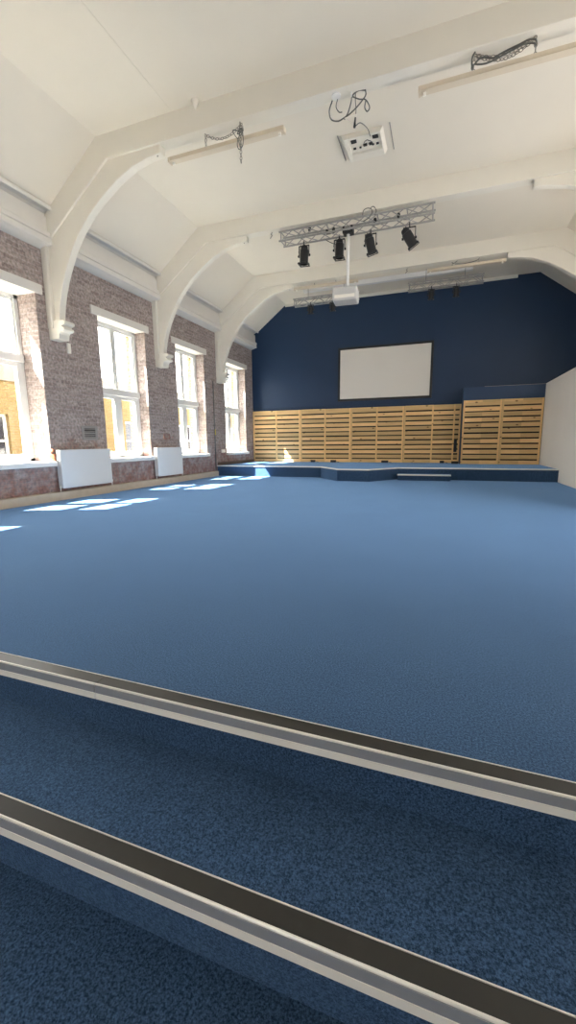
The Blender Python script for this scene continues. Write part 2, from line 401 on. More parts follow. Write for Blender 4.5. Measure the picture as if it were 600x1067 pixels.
# stage -----------------------------------------------------------
ZST, YST = .31, 11.58
root = thing('stage_platform', 'low blue carpeted stage with a faceted front below the slatted wood', 'stage', (-2, 12.5, 0))
plan = [(XL+.001, YST), (-3.20, YST), (-2.49, 10.62), (-1.66, 10.62), (-1.02, YST-.02), (XP-.002, YST-.02), (XP-.002, 13.738), (.558, 13.738), (.558, YB-.002), (XL+.001, YB-.002)]
MB().prism(plan, 'z', 0, ZST).build('carpeted_deck', M['carpet'], root)
nos = plan[:6]
def offs(pts, d):
    out = []
    for i, p in enumerate(pts):
        ns = []
        for a, b in ((i-1, i), (i, i+1)):
            if a < 0 or b >= len(pts): continue
            e = Vector((pts[b][0]-pts[a][0], pts[b][1]-pts[a][1])).normalized(); ns.append(Vector((e.y, -e.x)))
        n = sum(ns, Vector((0, 0))).normalized(); k = d/max(.3, n.dot(ns[0])); out.append((p[0]+n.x*k, p[1]+n.y*k))
    return out
e = MB()
fo, ba = offs(nos, .012), offs(nos, -.05)
for i in range(5):
    e.prism([fo[i], fo[i+1], ba[i+1], ba[i]], 'z', ZST-.026, ZST+.005)
e.build('white_edge_strip', M['alu'], root)
root = thing('stage_step', 'small blue carpeted step with white edge in front of the stage', 'step', (-.38, 11.4, 0))
MB().box(-1.02, .27, 11.22, YST-.022, 0, .155).build('carpeted_block', M['carpet'], root)
MB().box(-1.03, .28, 11.205, 11.26, .128, .161).build('white_edge_strip', M['alu'], root)

# slatted wood panels ---------------------------------------------
def slat_panel(x0, x1, yf, z0, z1, mids, lab):
    root = thing('slatted_wood_panel', lab, 'wood panel', ((x0+x1)/2, yf, z0), 'pale slatted wood panels behind the stage')
    yb = yf+.065
    MB().box(x0+.01, x1-.01, yb-.012, yb, z0+.01, z1-.01).build('dark_backing', M['gap'], root)
    s = MB(); n = round((z1-z0)/.15); h = (z1-z0)/n
    xs = [x0+.045]+sorted(mids)+[x1-.045]
    for k in range(n):
        for a, b in zip(xs[:-1], xs[1:]):
            top = .043 if k < n-1 else 0
            j = random.uniform(-.006, .006)
            s.box(a, b, yf+random.uniform(.002, .010), yb-.012, z0+k*h+j*(k > 0), z0+(k+1)*h-top+j*.5)
    s.build('slats', M['pine'], root)
    for x in [x0+.024]+list(mids)+[x1-.024]:
        MB().box(x-.023, x+.023, yf-.004, yb-.012, z0, z1).build('upright_batten', M['pine2'], root, bevel=.003)
    return root
YW = 14.275
PX = [-6.53, -4.70, -2.90, -1.16, .555]
labs = ['slatted wood panel at the far left beside the brick wall', 'second slatted wood panel from the left, under the left edge of the screen',
        'third slatted wood panel from the left, below the projection screen', 'slatted wood panel left of the taller boxed pair, with the black wall box']
for i in range(4):
    slat_panel(PX[i]+.003, PX[i+1]-.003, YW, ZST+.004, 2.13, [(PX[i]+PX[i+1])/2] if i < 3 else [-.28, .36], labs[i])
slat_panel(.58, 1.608, 13.672, ZST+.004, 2.175, [], 'left one of the two taller slatted wood panels at the right end')
slat_panel(1.614, XP-.02, 13.672, ZST+.004, 2.175, [], 'right one of the two taller slatted wood panels, against the white partition')

# projection screen -----------------------------------------------
root = thing('projection_screen', 'white projection screen with black border on the navy wall', 'screen', (-1.86, 14.33, 2.34))
sx0, sx1, sz0, sz1 = -3.36, -.345, 2.36, 4.08
f = MB(); bw = .07
f.box(sx0, sx1, 14.285, 14.345, sz0, sz0+bw).box(sx0, sx1, 14.285, 14.345, sz1-bw, sz1).box(sx0, sx0+bw, 14.285, 14.345, sz0+bw, sz1-bw).box(sx1-bw, sx1, 14.285, 14.345, sz0+bw, sz1-bw)
f.build('black_frame', M['black'], root, bevel=.004)
MB().box(sx0+bw, sx1-bw, 14.30, 14.34, sz0+bw, sz1-bw).build('screen_cloth', M['screen'], root)

# radiators -------------------------------------------------------
def radiator(y0, y1, lab):
    root = thing('radiator', lab, 'radiator', (XL+.1, (y0+y1)/2, .2), 'white panel radiators')
    x0, x1 = XL+.04, XL+.145
    MB().box(x1-.012, x1, y0, y1, .21, .90).build('front_panel', M['radiator'], root, bevel=.005)
    MB().box(x0, x0+.012, y0+.01, y1-.01, .22, .89).box(x0+.012, x1-.012, y0+.03, y1-.03, .25, .86).build('rear_panel', M['radiator'], root, bevel=.004)
    for a, b in ((y0-.004, y0+.004), (y1-.004, y1+.004)):
        MB().box(x0, x1-.008, a, b, .22, .905).build('side_cover', M['radiator'], root, bevel=.002)
    MB().box(x0, x1-.008, y0, y1, .895, .908).build('top_grille', M['radiator'], root, bevel=.002)
    v = MB().lathe([(.016, 0), (.02, .01), (.02, .05), (.012, .06)], 12, Matrix.Translation(((x0+x1)/2, y1+.035, .22)))
    v.tube([((x0+x1)/2, y1+.035, .14), ((x0+x1)/2, y1+.035, .23)], .009).tube([((x0+x1)/2, y1-.02, .255), ((x0+x1)/2, y1+.035, .255)], .009)
    v.build('valve', M['white'], root, smooth=True)
    MB().tube([((x0+x1)/2, y0-.02, .14), ((x0+x1)/2, y0-.02, .255), ((x0+x1)/2, y0+.02, .26)], .009).build('pipe', M['alu'], root, smooth=True)
    for yy in (y0+.2, y1-.2):
        MB().box(XL+.001, x0+.002, yy-.02, yy+.02, .3, .8).build('bracket', M['radiator'], root)
radiator(5.70, 6.92, 'wide white radiator under the wall vent, left of the second window')
radiator(8.46, 9.49, 'narrower white radiator between the second and third windows')

# wall vents, pipe, small boxes -----------------------------------
def vent(y0, y1, z0, z1, mat, lab):
    root = thing('wall_vent', lab, 'vent', (XL, (y0+y1)/2, z0))
    x = XL
    t = .05
    f = MB().box(x-.01, x+.022, y0, y0+t, z0, z1).box(x-.01, x+.022, y1-t, y1, z0, z1).box(x-.01, x+.022, y0+t, y1-t, z0, z0+t).box(x-.01, x+.022, y0+t, y1-t, z1-t, z1)
    f.box(x-.01, x+.02, y0+t, y1-t, (z0+z1)/2-.014, (z0+z1)/2+.014)
    f.build('vent_frame', mat, root, bevel=.004)
    s = MB(); n = 5
    for k in range(n):
        zz = z0+t+(z1-z0-2*t)*(k+.5)/n
        s.prism([(x+.001, zz+.012), (x+.016, zz-.006), (x+.016, zz-.012), (x+.001, zz+.006)], 'y', y0+t, y1-t)
    s.build('louvres', M['ventgrey'], root)
    MB().box(x-.01, x+.002, y0+t, y1-t, z0+t, z1-t).build('dark_backing', M['black'], root)
vent(6.36, 6.75, 1.08, 1.36, M['ventgrey'], 'grey plastic vent in the brick above the wide radiator')
vent(8.92, 9.17, 1.10, 1.25, M['brick'], 'small brick coloured air vent above the narrower radiator')
p = MB().tube([(XL+.02, 11.46, .16), (XL+.02, 11.46, 2.85)], .016)
tag(p.build('wall_pipe', M['cable'], smooth=True), 'thin dark upright pipe on the brick left of the farthest window', 'pipe')
tag(MB().box(XL+.035, XL+.045, 11.44, 11.48, 1.25, 1.42).build('yellow_tag', M['yellow']), 'small yellow tag on the thin dark wall pipe', 'tag')
tag(MB().box(XL-.002, XL+.04, 11.86, 12.06, .70, .80).build('socket_box', M['ivory'], bevel=.006), 'small pale socket box left of the farthest window sill', 'socket')
root = thing('cable_drop', 'thin cable ending in a small box below the nearest corbel', 'cable', (XL+.02, 6.2, 2.7))
MB().tube([(XL+.008, 6.12, 4.2), (XL+.008, 6.14, 3.6), (XL+.008, 6.15, 3.2), (XL+.008, 6.22, 2.83)], .006, 6).build('cable', M['cable'], root)
MB().box(XL-.002, XL+.03, 6.19, 6.26, 2.66, 2.84).build('junction_box', M['ivory'], root, bevel=.004)
bb = MB()
for (yy, zz, s) in ((5.655, .80, .055), (5.66, .735, .045), (5.645, .90, .04)):
    k = len(bb.v); bb.box(-s, s, -s*.5, s*.5, -s*.6, s*.6); bb.xform(Matrix.Translation((XL-.005, yy, zz)) @ Matrix.Rotation(random.uniform(-.5, .5), 4, 'X') @ Matrix.Rotation(.3, 4, 'Z'), k)
tag(bb.build('broken_brick', M['red'], bevel=.008), 'broken red brick edge at the corner of the leftmost window', 'brick')
# things on the stage against the wood
tag(MB().box(.385, .475, 14.21, 14.268, .66, 1.04).build('wall_box', M['black'], bevel=.008), 'upright black box fixed to the slatted wood near the tall panels', 'box')
for i, (x, y, wd, lab) in enumerate(((-4.2, 14.17, .16, 'black floor connector left of the others, on the stage by the second panel'), (-3.47, 14.17, .19, 'black floor connector on the stage below the left edge of the screen'),
        (-1.72, 14.17, .22, 'black floor connector on the stage below the middle of the screen'), (.06, 14.17, .13, 'black floor connector on the stage left of the upright black box'), (.43, 13.80, .20, 'black floor connector at the foot of the upright black box'))):
    root = thing('floor_connector', lab, 'connector', (x, y, ZST), 'black connectors along the back of the stage')
    MB().prism([(-.035+y, ZST), (-.03+y, ZST+.05), (.0+y, ZST+.075), (.035+y, ZST+.075), (.035+y, ZST)], 'x', x-wd/2, x+wd/2).build('housing', M['black'], root, bevel=.006)
    MB().tube([(x+wd/2, y, ZST+.03), (x+wd/2+.05, y+.01, ZST+.02), (x+wd/2+.11, y+.03, ZST+.008)], .008, 6).build('lead', M['black'], root)

# ------------------------------------------------------------------ chains, battens
def chain_pts(a, b, sag, n=40):
    a, b = Vector(a), Vector(b)
    return [a.lerp(b, t/n)-Vector((0, 0, sag*4*(t/n)*(1-t/n))) for t in range(n+1)]
def chain_mb(mb, pts, L=.048, wdt=.016, r=.0042):
    """oval links strung along a polyline"""
    ds = [0]
    for p, q in zip(pts[:-1], pts[1:]): ds.append(ds[-1]+(q-p).length)
    n = max(2, int(ds[-1]/(L*.78))); j = 0
    for k in range(n):
        d = ds[-1]*(k+.5)/n
        while j < len(ds)-2 and ds[j+1] < d: j += 1
        p = pts[j].lerp(pts[j+1], (d-ds[j])/max(1e-6, ds[j+1]-ds[j])); t = (pts[j+1]-pts[j]).normalized()
        u = Vector((0, 1, 0)) if abs(t.y) < .9 else Vector((1, 0, 0)); a = t.cross(u).normalized(); c = a.cross(t)
        side = a if k % 2 else c
        mb.tube([p + t*math.cos(q*PI/4)*L/2 + side*math.sin(q*PI/4)*wdt for q in range(8)], r, 5, closed=True)
    return mb
ZB = 5.345   # underside of the beams
def batten(x0, x1, y, z, ch, lab, dang=None):
    root = thing('light_batten', lab, 'light fitting', ((x0+x1)/2, y, z), 'bare cream light battens hung on chains')
    # folded steel spine with an open underside lip
    MB().prism([(y-.045, z+.055), (y+.045, z+.055), (y+.03, z+.008), (y+.05, z), (y-.05, z), (y-.03, z+.008)], 'x', x0, x1).build('spine', M['cream'], root, bevel=.003)
    for x in (x0, x1):
        MB().box(x-.012, x+.012, y-.048, y+.048, z-.012, z+.05).build('end_cap', M['cream'], root, bevel=.003)
    for x in (x0+.06, x1-.06):
        MB().box(x-.018, x+.018, y-.012, y+.012, z-.035, z+.002).build('lampholder', M['ivory'], root, bevel=.003)
    for x in ch:
        c = chain_mb(MB(), chain_pts((x, y, ZB-.01), (x, y, z+.05), 0, 6))
        c.build('hanging_chain', M['chain'], root)
        MB().lathe([(.018, 0), (.018, .008), (.006, .012), (.006, .02)], 10, Matrix.Translation((x, y, ZB-.018))).build('hook_plate', M['beam'], root)
    return root
def swag(root, a, b, sags):
    mb = MB()
    for q in sags: chain_mb(mb, chain_pts(a, b, q))
    mb.build('slack_chain', M['chain'], root)
YA = 5.95
bat_a = batten(-3.97, -2.17, YA, 5.105, (-3.36, -2.78), 'bare light batten under the nearest beam, at the left')
bat_b = batten(-.44, 1.33, YA, 5.105, (.15, .77), 'bare light batten under the nearest beam, at the top right of the photo')
YC = 11.88
batten(-4.06, -2.29, YC, 5.215, (-3.48, -2.88), 'bare light batten under the third beam, behind the projector pole')
batten(-.51, 1.24, YC, 5.205, (.06, .66), 'bare light batten under the third beam, right of the projection screen')
swag(bat_a, (-3.36, YA-.015, ZB-.01), (-2.78, YA-.015, ZB-.01), (.115,))
swag(bat_b, (.15, YA-.015, ZB-.01), (.77, YA-.015, ZB-.01), (.085, .125))
# knot of cable hanging at the left batten
def squiggle(c, rx, ry, rz, n=36, turns=2.2, ph=0):
    return [Vector((c[0]+rx*math.cos(ph+turns*2*PI*t/n)*(1-.2*math.sin(7*t/n)), c[1]+ry*math.sin(ph+3.1*t/n*2), c[2]+rz*math.sin(ph*.5+turns*2*PI*t/n*1.0+.6*math.sin(3*t/n)))) for t in range(n+1)]
root = thing('cable_knot', 'knotted grey cable hanging from the chain of the nearest left light batten', 'cable', (-2.78, YA-.07, 4.82))
k = CB()
k.tube(squiggle((-2.78, YA-.07, 5.20), .035, .02, .03, 30, 2.5), .006, 6)
k.tube([(-2.90, YA-.07, 5.24), (-2.86, YA-.08, 5.235), (-2.80, YA-.07, 5.21), (-2.77, YA-.07, 5.19)], .006, 6)
k.tube([(-2.90, YA-.07, 5.24), (-2.86, YA-.07, 5.17), (-2.82, YA-.07, 5.12), (-2.80, YA-.07, 5.06), (-2.78, YA-.07, 5.02)], .005, 6)
k.tube([(-2.78, YA-.07, 5.20), (-2.83, YA-.07, 5.08), (-2.82, YA-.07, 5.01), (-2.79, YA-.07, 4.99), (-2.75, YA-.07, 5.03), (-2.74, YA-.07, 5.12), (-2.77, YA-.07, 5.20)], .005, 6)
k.build('cable', M['cable'], root, smooth=True)
c = chain_mb(MB(), chain_pts((-2.785, YA-.06, ZB-.02), (-2.78, YA-.07, 4.82), 0, 8)); c.build('pull_chain', M['chain'], root)
# cable loops at the right batten
root = thing('cable_loop', 'thick grey cable looped over the top right light batten', 'cable', (.46, YA-.07, 5.16))
y = YA-.075
c1 = [(.155, y, ZB-.03), (.13, y, 5.27), (.125, y, 5.21), (.135, y, 5.185), (.16, y, 5.20), (.205, y, 5.235), (.27, y, 5.235), (.34, y, 5.205), (.42, y, 5.225), (.51, y, 5.245), (.60, y, 5.26), (.68, y, 5.28), (.745, y, 5.27), (.765, y, 5.24), (.76, y, 5.205)]
c2 = [(.155, y, 5.20), (.20, y-.01, 5.175), (.28, y-.01, 5.165), (.38, y-.01, 5.18), (.47, y-.01, 5.205), (.56, y-.01, 5.225), (.64, y-.01, 5.245), (.72, y-.01, 5.235), (.76, y-.01, 5.215)]
CB().tube(c1, .009, 6).tube(c2, .009, 6).build('cable', M['cable'], root, smooth=True)
MB().lathe([(.012, 0), (.016, .01), (.016, .035), (.008, .05)], 8, Matrix.Translation((.135, y, 5.15))).build('plug', M['cable'], root)
for x, lab in ((.10, 'grey cable loop above the far right light batten under the third beam'),):
    root = thing('cable_loop', lab, 'cable', (.35, YC-.07, 5.27))
    y = YC-.07
    CB().tube([(.06, y, ZB-.02), (.05, y, 5.32), (.10, y, 5.30), (.2, y, 5.36), (.32, y, 5.37), (.45, y, 5.44), (.60, y, 5.44), (.66, y, 5.36), (.63, y, 5.30), (.5, y, 5.27), (.3, y, 5.26), (.12, y, 5.28)], .008, 6).build('cable', M['cable'], root, smooth=True)

# small ceiling hooks, cones
for x, y, lab in ((-4.14, 5.92, 'small broken cable hook under the nearest beam, left of the first batten'), (-4.14, 8.86, 'small cable hook under the second beam, farther left of the spotlight truss'),
                  (-3.53, 8.86, 'small cable hook under the second beam, just left of the spotlight truss'), (-4.16, 11.82, 'small cable hook under the third beam near its left brace'),
                  (-1.02, 11.80, 'small cable hook under the third beam above the projection screen')):
    root = thing('ceiling_hook', lab, 'hook', (x, y, ZB), 'small hooks under the roof beams')
    MB().lathe([(.02, -.012), (.02, .0)], 10, Matrix.Translation((x, y, ZB))).build('plate', M['beam'], root)
    CB().tube([(x, y, ZB), (x+.01, y, ZB-.03), (x-.015, y, ZB-.05), (x+.015, y, ZB-.075), (x-.01, y, ZB-.10), (x-.03, y, ZB-.13)], .008, 6).build('hook', M['chain'], root)
root = thing('motion_sensor', 'small white pointed sensor on the nearest beam above the left batten', 'sensor', (-3.42, 5.80, 5.6))
MB().lathe([(.005, -.085), (.03, -.04), (.055, .02), (.05, .035)], 14, Matrix.Translation((-3.42, 5.80, 5.655))).build('sensor_body', M['beam'], root, smooth=True)

# loom of cable at the ceiling hatch
root = thing('cable_bundle', 'bundle of dark looped cable hanging above the square ceiling fitting', 'cable', (-1.3, 6.0, 5.2))
ya = 5.99
b = CB()
b.tube([(-1.52, ya, 5.33), (-1.56, ya, 5.22), (-1.53, ya, 5.12), (-1.44, ya, 5.08), (-1.36, ya, 5.10), (-1.28, ya, 5.13), (-1.20, ya, 5.18), (-1.13, ya, 5.24), (-1.09, ya, 5.29), (-1.10, ya, 5.36)], .008, 6)
b.tube([(-1.10, ya, 5.34), (-1.18, ya-.01, 5.35), (-1.26, ya, 5.32), (-1.27, ya-.02, 5.24), (-1.31, ya, 5.15), (-1.36, ya, 5.08)], .008, 6)
b.tube([(-1.26, ya, 5.31), (-1.17, ya, 5.26), (-1.10, ya, 5.24), (-1.06, ya, 5.19), (-1.04, ya, 5.13), (-1.07, ya, 5.10), (-1.10, ya, 5.15), (-1.09, ya, 5.22)], .007, 6)
b.tube([(-1.45, ya, 5.33), (-1.47, ya, 5.25), (-1.43, ya, 5.18), (-1.39, ya, 5.17)], .006, 6)
b.tube([(-1.22, ya, 5.345), (-1.22, ya, 5.25), (-1.21, ya, 5.15), (-1.22, ya, 5.05)], .005, 6)
b.build('cable_coil', M['cable'], root, smooth=True)
MB().prism([(-1.36, 5.09), (-1.20, 5.10), (-1.22, 4.98)], 'y', ya-.012, ya+.004).build('label_plate', M['ivory'], root)
MB().tube([(-1.215, ya-.012, 5.06), (-1.225, ya-.015, 4.95)], [.010, .016], 8).build('plug', M['black'], root)
CB().tube([(-1.22, ya, 4.97), (-1.21, 6.3, 5.2), (-1.22, 6.9, 5.5), (-1.24, 7.25, 5.62)], .006, 6).build('lead', M['cable'], root, smooth=True)
MB().lathe([(.06, -.014), (.06, 0)], 14, Matrix.Translation((-1.46, 5.95, ZB))).build('ceiling_rose', M['white'], root)
MB().tube([(-1.27, 5.95, ZB+.005), (-1.27, 5.985, 5.30)], .008, 6).build('hook', M['white'], root)

root = thing('ceiling_fitting', 'square white ceiling fitting with open black sockets', 'ceiling fitting', (-1.36, 7.45, ZC))
x0, x1, y0, y1 = -1.68, -1.04, 7.18, 7.74
f = MB(); zt, zb = ZC, ZC-.07
f.prism([(x0, zt), (x0+.04, zb), (x0+.10, zb), (x0+.10, zt)], 'y', y0, y1).prism([(x1, zt), (x1-.04, zb), (x1-.06, zb), (x1-.06, zt)], 'y', y0, y1)
f.box(x0+.10, x1-.06, y0, y0+.05, zb, zt).box(x0+.10, x1-.06, y1-.16, y1, zb, zt)
f.build('fitting_frame', M['beam'], root, bevel=.004)
MB().box(x0+.10, x1-.06, y0+.05, y1-.16, zt-.03, zt).build('back_plate', M['beam'], root)
for (x, yy, sx, sy) in ((x0+.16, y0+.13, .03, .055), (x0+.20, y0+.13, .016, .05), (x1-.12, y0+.13, .03, .055), (x1-.16, y0+.13, .016, .05), (x0+.16, y0+.30, .022, .02), (x0+.25, y0+.30, .016, .016), (x0+.33, y0+.27, .03, .03), (x0+.42, y0+.27, .03, .03), (x1-.12, y0+.30, .02, .02), (x1-.19, y0+.30, .016, .014)):
    MB().box(x-sx, x+sx, yy-sy*.7, yy+sy*.7, zt-.05, zt-.028).build('socket', M['black'], root, bevel=.004)
MB().tube([(x0+.30, y0+.26, zt-.035), (x0+.34, y0+.17, zt-.05), (x0+.38, y0+.15, zt-.05), (x0+.43, y0+.2, zt-.05), (x0+.44, y0+.26, zt-.035)], .006, 6).build('loose_wire', M['cable'], root)
for x in (x0-.05, x1+.10):
    MB().box(x-.006, x+.006, y0-.02, y1+.02, zt-.012, zt+.002).build('side_clip', M['ventgrey'], root)

root = thing('cable_trunking', 'long white boxed trunking on the ceiling in front of the navy wall', 'trunking', (-1.8, 13.15, 5.6))
MB().box(-4.18, .58, 13.08, 13.22, 5.56, ZC-.001).build('trunking_body', M['white'], root, bevel=.008)
MB().box(-4.16, .56, 13.085, 13.215, 5.553, 5.562).build('trunking_lid', M['white'], root, bevel=.002)
for x in (-4.185, .585):
    MB().box(x-.008, x+.008, 13.075, 13.225, 5.55, ZC-.001).build('end_cap', M['white'], root)

# ------------------------------------------------------------------ trusses
def truss(x0, x1, y0, y1, z0, z1, lab, drops, cell=.27, r=.018):
    root = thing('lighting_truss', lab, 'lighting truss', ((x0+x1)/2, (y0+y1)/2, z0), 'silver lighting trusses')
    cs = [(y0, z0), (y0, z1), (y1, z0), (y1, z1)]
    for y, z in cs:
        MB().tube([(x0, y, z), (x1, y, z)], r, 10).build('chord', M['truss'], root, smooth=False)
    n = max(4, round((x1-x0)/cell)); n += n % 2
    for (A, B) in ((0, 1), (2, 3), (0, 2), (1, 3)):
        pts = []
        for k in range(n+1):
            y, z = cs[A] if k % 2 == 0 else cs[B]; pts.append((x0+.05+(x1-x0-.1)*k/n, y, z))
        m = MB()
        for p, q in zip(pts[:-1], pts[1:]): m.tube([p, q], .0085, 6)
        m.build('zigzag_bracing', M['truss'], root)
    for x in (x0+.04, x1-.04):
        m = MB()
        for (A, B) in ((0, 1), (1, 3), (3, 2), (2, 0)): m.tube([(x, *cs[A]), (x, *cs[B])], .012, 8)
        m.build('end_frame', M['truss'], root)
    for x, ztop in drops:
        MB().tube([(x, (y0+y1)/2, z1-.02), (x, (y0+y1)/2, ztop)], .009, 8).tube([(x, y0, z1), (x, y1, z1)], .012, 8).build('drop_rod', M['truss'], root)
    return root
truss_near = truss(-3.34, -.30, 8.80, 9.07, 5.105, 5.275, 'silver lighting truss nearest the viewer, carrying four large black spotlights', [(-2.85, 5.36), (-2.35, 5.36), (-1.35, 5.36), (-.8, 5.36)])
truss(-4.46, -2.45, 12.90, 13.06, 5.14, 5.32, 'far silver lighting truss on the left, partly behind the projector', [(-4.0, ZC), (-2.9, ZC)], .24, .018)
truss(-1.07, .87, 12.90, 13.06, 5.16, 5.34, 'far silver lighting truss on the right, above the projection screen', [(-.6, ZC), (.4, ZC)], .24, .018)
# cable clutter riding on the nearest truss
root = truss_near
mb = CB()
mb.tube([(-2.9, 8.93, 5.14), (-2.6, 8.9, 5.16), (-2.3, 8.95, 5.14), (-2.0, 8.9, 5.17), (-1.7, 8.93, 5.18), (-1.4, 8.92, 5.14), (-1.0, 8.93, 5.16), (-.75, 8.95, 5.14)], .010, 6)
mb.tube([(-2.45, 9.06, 5.12), (-2.35, 9.06, 5.05), (-2.22, 9.06, 4.98), (-2.15, 9.06, 4.96)], .007, 6)
mb.tube([(-1.62, 8.8, 5.29), (-1.60, 8.78, 5.36), (-1.53, 8.78, 5.39), (-1.45, 8.78, 5.36), (-1.44, 8.78, 5.29), (-1.50, 8.78, 5.22), (-1.6, 8.79, 5.18)], .009, 6)
mb.tube([(-1.50, 8.79, 5.36), (-1.42, 8.78, 5.40), (-1.36, 8.79, 5.33), (-1.38, 8.79, 5.25)], .009, 6)
mb.build('draped_cable', M['cable'], root, smooth=True)
for x, z in ((-2.36, 5.18), (-2.22, 5.20), (-1.40, 5.23), (-.96, 5.24), (-2.72, 5.29)):
    MB().lathe([(.012, -.05), (.032, -.02), (.032, .02), (.02, .035)], 10, Matrix.Translation((x, 8.93, z))).build('clip', M['black'], root)

def spotlight(px, py, ztop, length, rad, tiltx, tilty, lab, grp, ang=0):
    """par can hung by a clamp and yoke; tilt is (about y, about x) from straight down"""
    root = thing('stage_spotlight', lab, 'spotlight', (px, py, ztop), grp)
    L, r = length, rad
    piv = Vector((px, py, ztop-.08-L*.42))
    Mx = Matrix.Translation(piv) @ Matrix.Rotation(tilty, 4, 'X') @ Matrix.Rotation(tiltx, 4, 'Y')
    prof = [(r*.30, L*.52), (r*.62, L*.50), (r*.80, L*.44), (r*.84, L*.36), (r*.84, L*.30), (r*.98, L*.28), (r, L*.25), (r, -L*.36), (r*1.06, -L*.37), (r*1.06, -L*.42), (r*.9, -L*.425), (r*.86, -L*.2)]
    MB().lathe(prof, 20, Mx).build('can', M['black'], root)
    g = MB(); a = r*1.22                        # square gel frame with its holder lugs
    g.box(-a, a, -a, -a*.8, -L*.47, -L*.44).box(-a, a, a*.8, a, -L*.47, -L*.44).box(-a, -a*.8, -a*.8, a*.8, -L*.47, -L*.44).box(a*.8, a, -a*.8, a*.8, -L*.47, -L*.44)
    for sx in (-1, 1):
        g.box(sx*a*.86-.012, sx*a*.86+.012, -a*.7, a*.7, -L*.46, -L*.36)
    g.xform(Mx).build('gel_frame', M['black'], root)
    MB().lathe([(r*.84, -.005), (r*.84, .005)], 20, Mx @ Matrix.Translation((0, 0, -L*.3))).build('lens', M['lens'], root)
    y = MB(); ax = Vector((1, 0, 0))
    w = r*1.22
    A = [piv+Vector((-w, 0, -.02)), piv+Vector((-w, 0, L*.42+.03)), piv+Vector((w, 0, L*.42+.03)), piv+Vector((w, 0, -.02))]
    for p, q in zip(A[:-1], A[1:]):
        lo = [min(p[i], q[i]) for i in range(3)]; hi = [max(p[i], q[i]) for i in range(3)]
        y.box(lo[0]-.006, hi[0]+.006, lo[1]-.016, hi[1]+.016, lo[2]-.006, hi[2]+.006)
    y.build('yoke', M['black'], root)
    for s in (-1, 1):
        MB().lathe([(.022, -.012), (.022, .012)], 10, Matrix.Translation(piv+Vector((s*(w+.014), 0, 0))) @ Matrix.Rotation(PI/2, 4, 'Y')).build('knob', M['black'], root)
    zc = piv.z+L*.42+.03
    cl = MB().tube([(px, py, zc), (px, py, ztop-.02)], .010, 8)
    cl.tube([(px, py+.034*math.cos(t), ztop+.0+.034*math.sin(t)) for t in [k*PI/6 for k in range(0, 13)]], .010, 8)
    cl.build('clamp', M['black'], root)
    CB().tube([(px-.05, py, ztop), (px-w*.9, py+.01, ztop-.06), (px-w*1.2, py+.02, piv.z+.08), (px-w*.8, py+.02, piv.z+L*.45)], .005, 6).build('safety_cable', M['cable'], root)
    return root
G1 = 'large black spotlights on the nearest truss'
spotlight(-2.885, 9.07, 5.105, .38, .088, .05, .03, 'leftmost of the four large black spotlights, pointing straight down', G1)
spotlight(-2.13, 9.07, 5.105, .37, .088, .03, .05, 'second large black spotlight from the left, beside the projector pole', G1)
spotlight(-1.50, 9.07, 5.105, .38, .088, -.22, .2, 'third large black spotlight, right of the projector pole', G1)
spotlight(-.76, 9.07, 5.105, .38, .092, -.55, .3, 'rightmost large black spotlight, tilted to the right', G1)
G2 = 'small spotlights on the far trusses'
spotlight(-3.90, 12.90, 5.14, .24, .068, .1, .35, 'small far spotlight left of the projector, farther left of the pair', G2)
spotlight(-3.22, 12.90, 5.14, .24, .068, .0, .3, 'small far spotlight just left of the projector', G2)
spotlight(-.44, 12.90, 5.16, .26, .066, .05, .1, 'small far spotlight on the right truss, left of the pair', G2)
spotlight(.20, 12.90, 5.16, .26, .066, .0, .1, 'small far spotlight on the right truss, right of the pair', G2)

# projector -------------------------------------------------------
px, py = -1.915, 8.90
root = thing('ceiling_projector', 'white ceiling projector hanging on a long white pole below the spotlights', 'projector', (px, py, 3.78))
MB().tube([(px, py, 4.06), (px, py, 5.10)], .030, 16).build('pole', M['white'], root, smooth=True)
MB().box(px-.085, px+.085, py-.075, py+.08, 5.045, 5.095).box(px-.10, px-.06, py-.09, py+.09, 5.05, 5.17).box(px+.06, px+.10, py-.09, py+.09, 5.05, 5.17).build('truss_clamp', M['black'], root, bevel=.006)
MB().lathe([(.10, 0), (.10, .018), (.045, .04), (.034, .05)], 18, Matrix.Translation((px, py, 4.035))).build('mount_plate', M['black'], root)
R = Matrix.Translation((px-.03, py-.02, 3.905)) @ Matrix.Rotation(math.radians(4), 4, 'Z')
MB().box(-.245, .245, -.19, .19, -.125, .13).xform(R).build('body', M['proj'], root, bevel=.03)
MB().lathe([(.06, 0), (.065, .02), (.055, .03)], 18, R @ Matrix.Translation((.11, .185, .0)) @ Matrix.Rotation(-PI/2, 4, 'X')).build('lens_barrel', M['black'], root)
MB().box(-.2, .2, -.194, -.189, -.08, -.02).xform(R).build('connector_panel', M['ivory'], root)
g = MB()
for k in range(7): g.box(-.249, -.243, -.12+k*.032, -.105+k*.032, -.05, .06)
g.xform(R).build('side_vent', M['ventgrey'], root)

